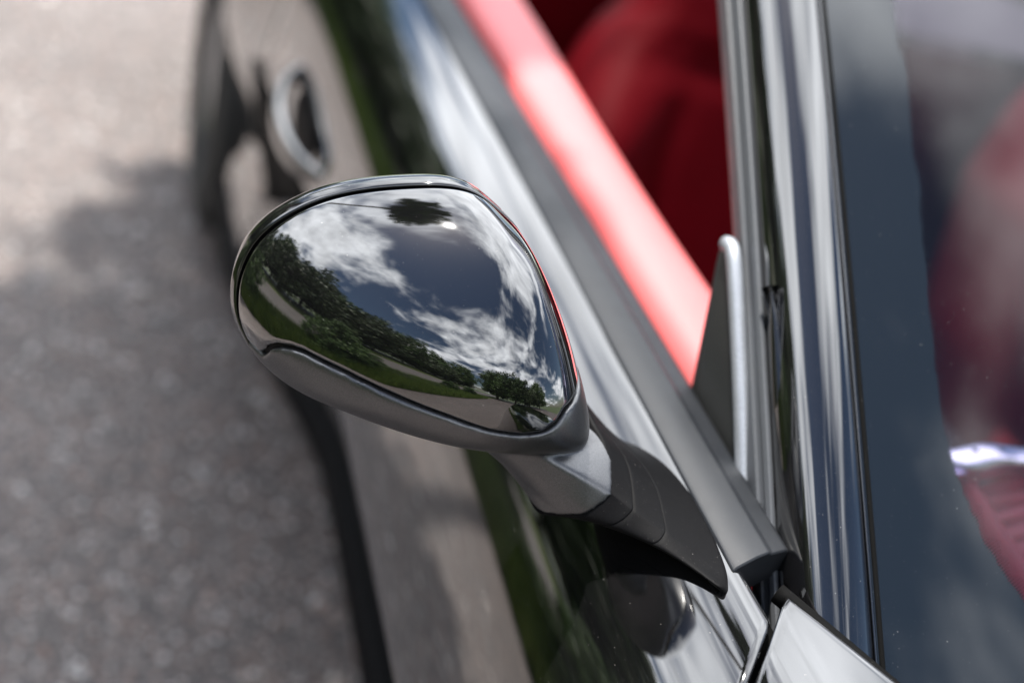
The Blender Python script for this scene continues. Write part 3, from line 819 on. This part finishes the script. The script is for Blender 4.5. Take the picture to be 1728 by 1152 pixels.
# ------------------------------------------------------------------ trees, verge, loose stones
def leaf_crown(seed, h, rx, rz, base, n_clump, per, leaf):
    rg = np.random.default_rng(seed); V = []; Fc = []
    cl = []
    while len(cl) < n_clump:
        p = rg.uniform(-1, 1, 3)
        r = np.linalg.norm(p)
        if .35 < r < 1.0 and p[2] > -.75: cl.append(p * np.array([rx, rx, rz]) * rg.uniform(.75, 1.08) + [0, 0, base + rz * .8])
    for c_ in cl:
        cr = rg.uniform(.16, .30) * rx
        P = rg.normal(0, 1, (per, 3)); P /= np.linalg.norm(P, axis=1, keepdims=True); P = c_ + P * cr * rg.uniform(.35, 1, (per, 1)) * [1, 1, .75]
        A = rg.normal(0, 1, (per, 3)); A /= np.linalg.norm(A, axis=1, keepdims=True)
        B = np.cross(A, rg.normal(0, 1, (per, 3))); B /= np.linalg.norm(B, axis=1, keepdims=True)
        s = leaf * rg.uniform(.6, 1.3, (per, 1))
        i0_ = len(V)
        q = np.stack([P - A * s, P + B * s * .45, P + A * s, P - B * s * .45], 1).reshape(-1, 3)
        V.extend(q.tolist()); Fc.extend([(i0_ + 4 * k, i0_ + 4 * k + 1, i0_ + 4 * k + 2, i0_ + 4 * k + 3) for k in range(per)])
    me_ = bpy.data.meshes.new("crown"); me_.from_pydata(V, [], Fc); me_.update(); return me_, cl
def trunk_mesh(seed, h, r, cl):
    rg = np.random.default_rng(seed + 50); bmt = bmesh.new()
    def limb(path, r0, r1):
        prev = None
        for k, p in enumerate(path):
            rr = r0 + (r1 - r0) * k / (len(path) - 1)
            ring = [bmt.verts.new((p[0] + rr * math.cos(a), p[1] + rr * math.sin(a), p[2])) for a in np.linspace(0, 6.283, 8, endpoint=False)]
            if prev:
                for j in range(8): bmt.faces.new((prev[j], prev[(j + 1) % 8], ring[(j + 1) % 8], ring[j]))
            prev = ring
    top = np.array([rg.uniform(-.2, .2), rg.uniform(-.2, .2), h])
    limb(crv([(0, 0, -.05), (.05, .02, h * .35), (top[0] * .6, top[1] * .5, h * .7), tuple(top)], 9), r, r * .25)
    for c_ in cl[::6]:
        st_ = np.array([0, 0, h * rg.uniform(.4, .75)]); limb(crv([st_, lerp(st_, c_, .5) + [0, 0, .12 * h * .3], c_], 5), r * .35, r * .06)
    me_ = bpy.data.meshes.new("trunk"); bmt.to_mesh(me_); bmt.free(); return me_
KIND = []  # crown mesh, trunk mesh, leaf material
for sd, h, rx, rz, base, nc, per, leaf in ((1, 5.6, 2.5, 2.6, .55, 130, 85, .15), (2, 7.0, 2.8, 3.2, .7, 140, 85, .15), (3, 4.2, 2.9, 1.8, .25, 115, 85, .14)):
    me_, cl = leaf_crown(sd, h, rx, rz, base, nc, per, leaf); tm = trunk_mesh(sd, h * .8, .16, cl)
    KIND.append((me_, tm, M_LEAF[sd - 1]))
for me_, tm, ml in KIND: me_.materials.append(ml); tm.materials.append(M_BARK)
TL = ["round deep green tree across the road from the car", "tall mid green tree across the road from the car", "low spreading dull green tree across the road from the car"]
def tree(x, y, kind, sc, rot, label, group=None):
    r_ = empty("roadside_tree", (x, y, -.02)); r_.rotation_euler = (0, 0, rot); r_.scale = (sc, sc, sc)
    tag(r_, label, "tree", group)
    for nm, me_ in (("crown", KIND[kind][0]), ("trunk", KIND[kind][1])):
        o = bpy.data.objects.new(nm, me_); SC.collection.objects.link(o); o.parent = r_
    return r_
rg = np.random.default_rng(11)
k = 0
for y in np.arange(-38, 27, 2.5):
    kd = int(rg.integers(0, 3))
    tree(-13.5 - rg.uniform(0, 5), y + rg.uniform(-1, 1), kd, rg.uniform(1.25, 1.9), rg.uniform(0, 6), TL[kd], "trees across the road")
for x, y, kd, sc in ((-1.2, -14, 1, 1.0), (1.6, -12.5, 0, 1.1), (4.6, -13, 2, 1.3), (7, -12, 1, .9), (-1.9, -20, 0, 1.2)):
    tree(x, y, kd, sc, rg.uniform(0, 6), ["round deep green tree beyond the front of the car", "tall mid green tree beyond the front of the car", "low spreading dull green tree beyond the front of the car"][kd], "trees in front of the car")
for y, kd, sc, dx in ((6.8, 2, .62, 0), (8.6, 0, .6, -.2), (10.6, 1, .6, .1), (12.8, 2, .8, -.1), (15.5, 0, .75, .2), (18.5, 1, .7, 0)):
    tree(-2.7 + dx, y, kd, sc, rg.uniform(0, 6), ["round deep green tree on the grass strip behind the car", "tall mid green tree on the grass strip behind the car", "low spreading dull green tree on the grass strip behind the car"][kd], "trees on the grass strip")
for y in np.arange(-7.5, 4.2, .85):
    kd = int(rg.integers(0, 3)); t_ = tree(-2.45 + rg.uniform(-.3, .3), y + rg.uniform(-.3, .3), kd, rg.uniform(.10, .19), rg.uniform(0, 6), "low leafy shrub growing in the grass strip beside the asphalt", "shrubs on the grass strip")
    t_.name = "roadside_shrub"; t_["category"] = "shrub"; t_.location.z = -.08
# added unseen tree, its crown set in the sun's path to shade the asphalt
def shade_tree():
    root = empty("added_shade_tree", (-2.9, 2.9, -.02))
    tag(root, "added out-of-view tree whose small crown casts the shade on the asphalt", "tree")
    rg_ = np.random.default_rng(5); V, Fc, cl_ = [], [], []
    la = np.array([.42, .91, 0]); sa = np.array([.91, -.42, 0])
    for k_ in range(150):
        p = rg_.normal(0, 1, 3); p /= np.linalg.norm(p); p *= rg_.uniform(.3, 1) if k_ % 4 else rg_.uniform(.9, 1.45)
        cl_.append((np.array([1.15, -.30, 6.0]) + la * p[0] * .86 + sa * p[1] * .52 + np.array([0, 0, .45 * p[2]]), rg_.uniform(.12, .24)))
    for c_, cr in cl_:
        for q_ in range(70):
            d_ = rg_.normal(0, 1, 3); d_ /= np.linalg.norm(d_); P_ = c_ + d_ * cr * rg_.uniform(.2, 1) * [1, 1, .7]
            a__ = rg_.normal(0, 1, 3); a__ /= np.linalg.norm(a__); b__ = np.cross(a__, rg_.normal(0, 1, 3)); b__ /= np.linalg.norm(b__); s_ = .055 * rg_.uniform(.6, 1.3)
            i_ = len(V); V += [P_ - a__ * s_, P_ + b__ * s_ * .5, P_ + a__ * s_, P_ - b__ * s_ * .5]; Fc.append((i_, i_ + 1, i_ + 2, i_ + 3))
    mesh("crown", V, Fc, M_LEAF[1], root, False)
    sc_ = lambda n_, a_, b_: [a_ + (b_ - a_) * k_ / (n_ - 1) for k_ in range(n_)]
    ring = [(math.cos(a_), math.sin(a_)) for a_ in np.linspace(0, 6.283, 9, endpoint=False)]
    mesh_t = sweep("trunk", crv([(0, 0, 0), (.05, .02, 2.0), (.3, -.05, 4.0), (.9, -.2, 5.7)], 12), ring, M_BARK, root, hint=(0, 1, 0), scale=sc_(12, .10, .035))
    sweep("bough", crv([(.5, -.1, 4.8), (.9, -.3, 5.5), (1.2, -.5, 5.9), (1.4, -.6, 6.1)], 12), ring, M_BARK, root, scale=sc_(12, .03, .01))
    return root
shade_tree()

def blades(name, x0, x1, y0, y1, n, h0, h1, z, m):
    rg_ = np.random.default_rng(3); V = np.empty((n, 3, 3))
    b0 = np.c_[rg_.uniform(x0, x1, n), rg_.uniform(y0, y1, n), np.full(n, z)]
    a = rg_.uniform(0, 6.283, n); w = rg_.uniform(.005, .012, n); hh = rg_.uniform(h0, h1, n)
    d = np.c_[np.cos(a) * w, np.sin(a) * w, np.zeros(n)]
    V[:, 0] = b0 - d; V[:, 1] = b0 + d; V[:, 2] = b0 + np.c_[rg_.normal(0, .04, n), rg_.normal(0, .04, n), hh]
    me_ = bpy.data.meshes.new(name); me_.from_pydata(V.reshape(-1, 3).tolist(), [], [(3 * i, 3 * i + 1, 3 * i + 2) for i in range(n)]); me_.update()
    o = link(name, me_, m, None, False); o["kind"] = "stuff"; return o
g = blades("grass_verge", -3.12, -1.72, -9, 7, 100000, .08, .42, -.012, M_GRASS)
tag(g, "rough green grass strip between the asphalt and the road", "grass")

# loose aggregate on the asphalt beside the car
ico = bmesh.new(); bmesh.ops.create_icosphere(ico, subdivisions=1, radius=1)
iv = np.array([v.co[:] for v in ico.verts]); ifc = np.array([[v.index for v in f.verts] for f in ico.faces]); ico.free()
n = 9000; rg = np.random.default_rng(21)
pos = np.c_[rg.uniform(-1.3, .1, n), rg.uniform(-.2, 3.4, n), np.zeros(n)]
sz = rg.gamma(2.2, .0013, n) + .001
A = rg.normal(0, 1, (n, 3, 3)); Q = np.linalg.qr(A)[0]
VV = np.einsum('nij,kj->nki', Q, iv * 1.0) * (sz[:, None, None] * np.array([1, 1, .7])) ; VV += pos[:, None, :] + np.array([0, 0, .001])
FF = (ifc[None] + (np.arange(n) * len(iv))[:, None, None]).reshape(-1, 3)
gr = mesh("loose_gravel", VV.reshape(-1, 3), FF, M_PEB, None, False); gr["kind"] = "stuff"
tag(gr, "loose stone chips scattered over the grey asphalt", "gravel")
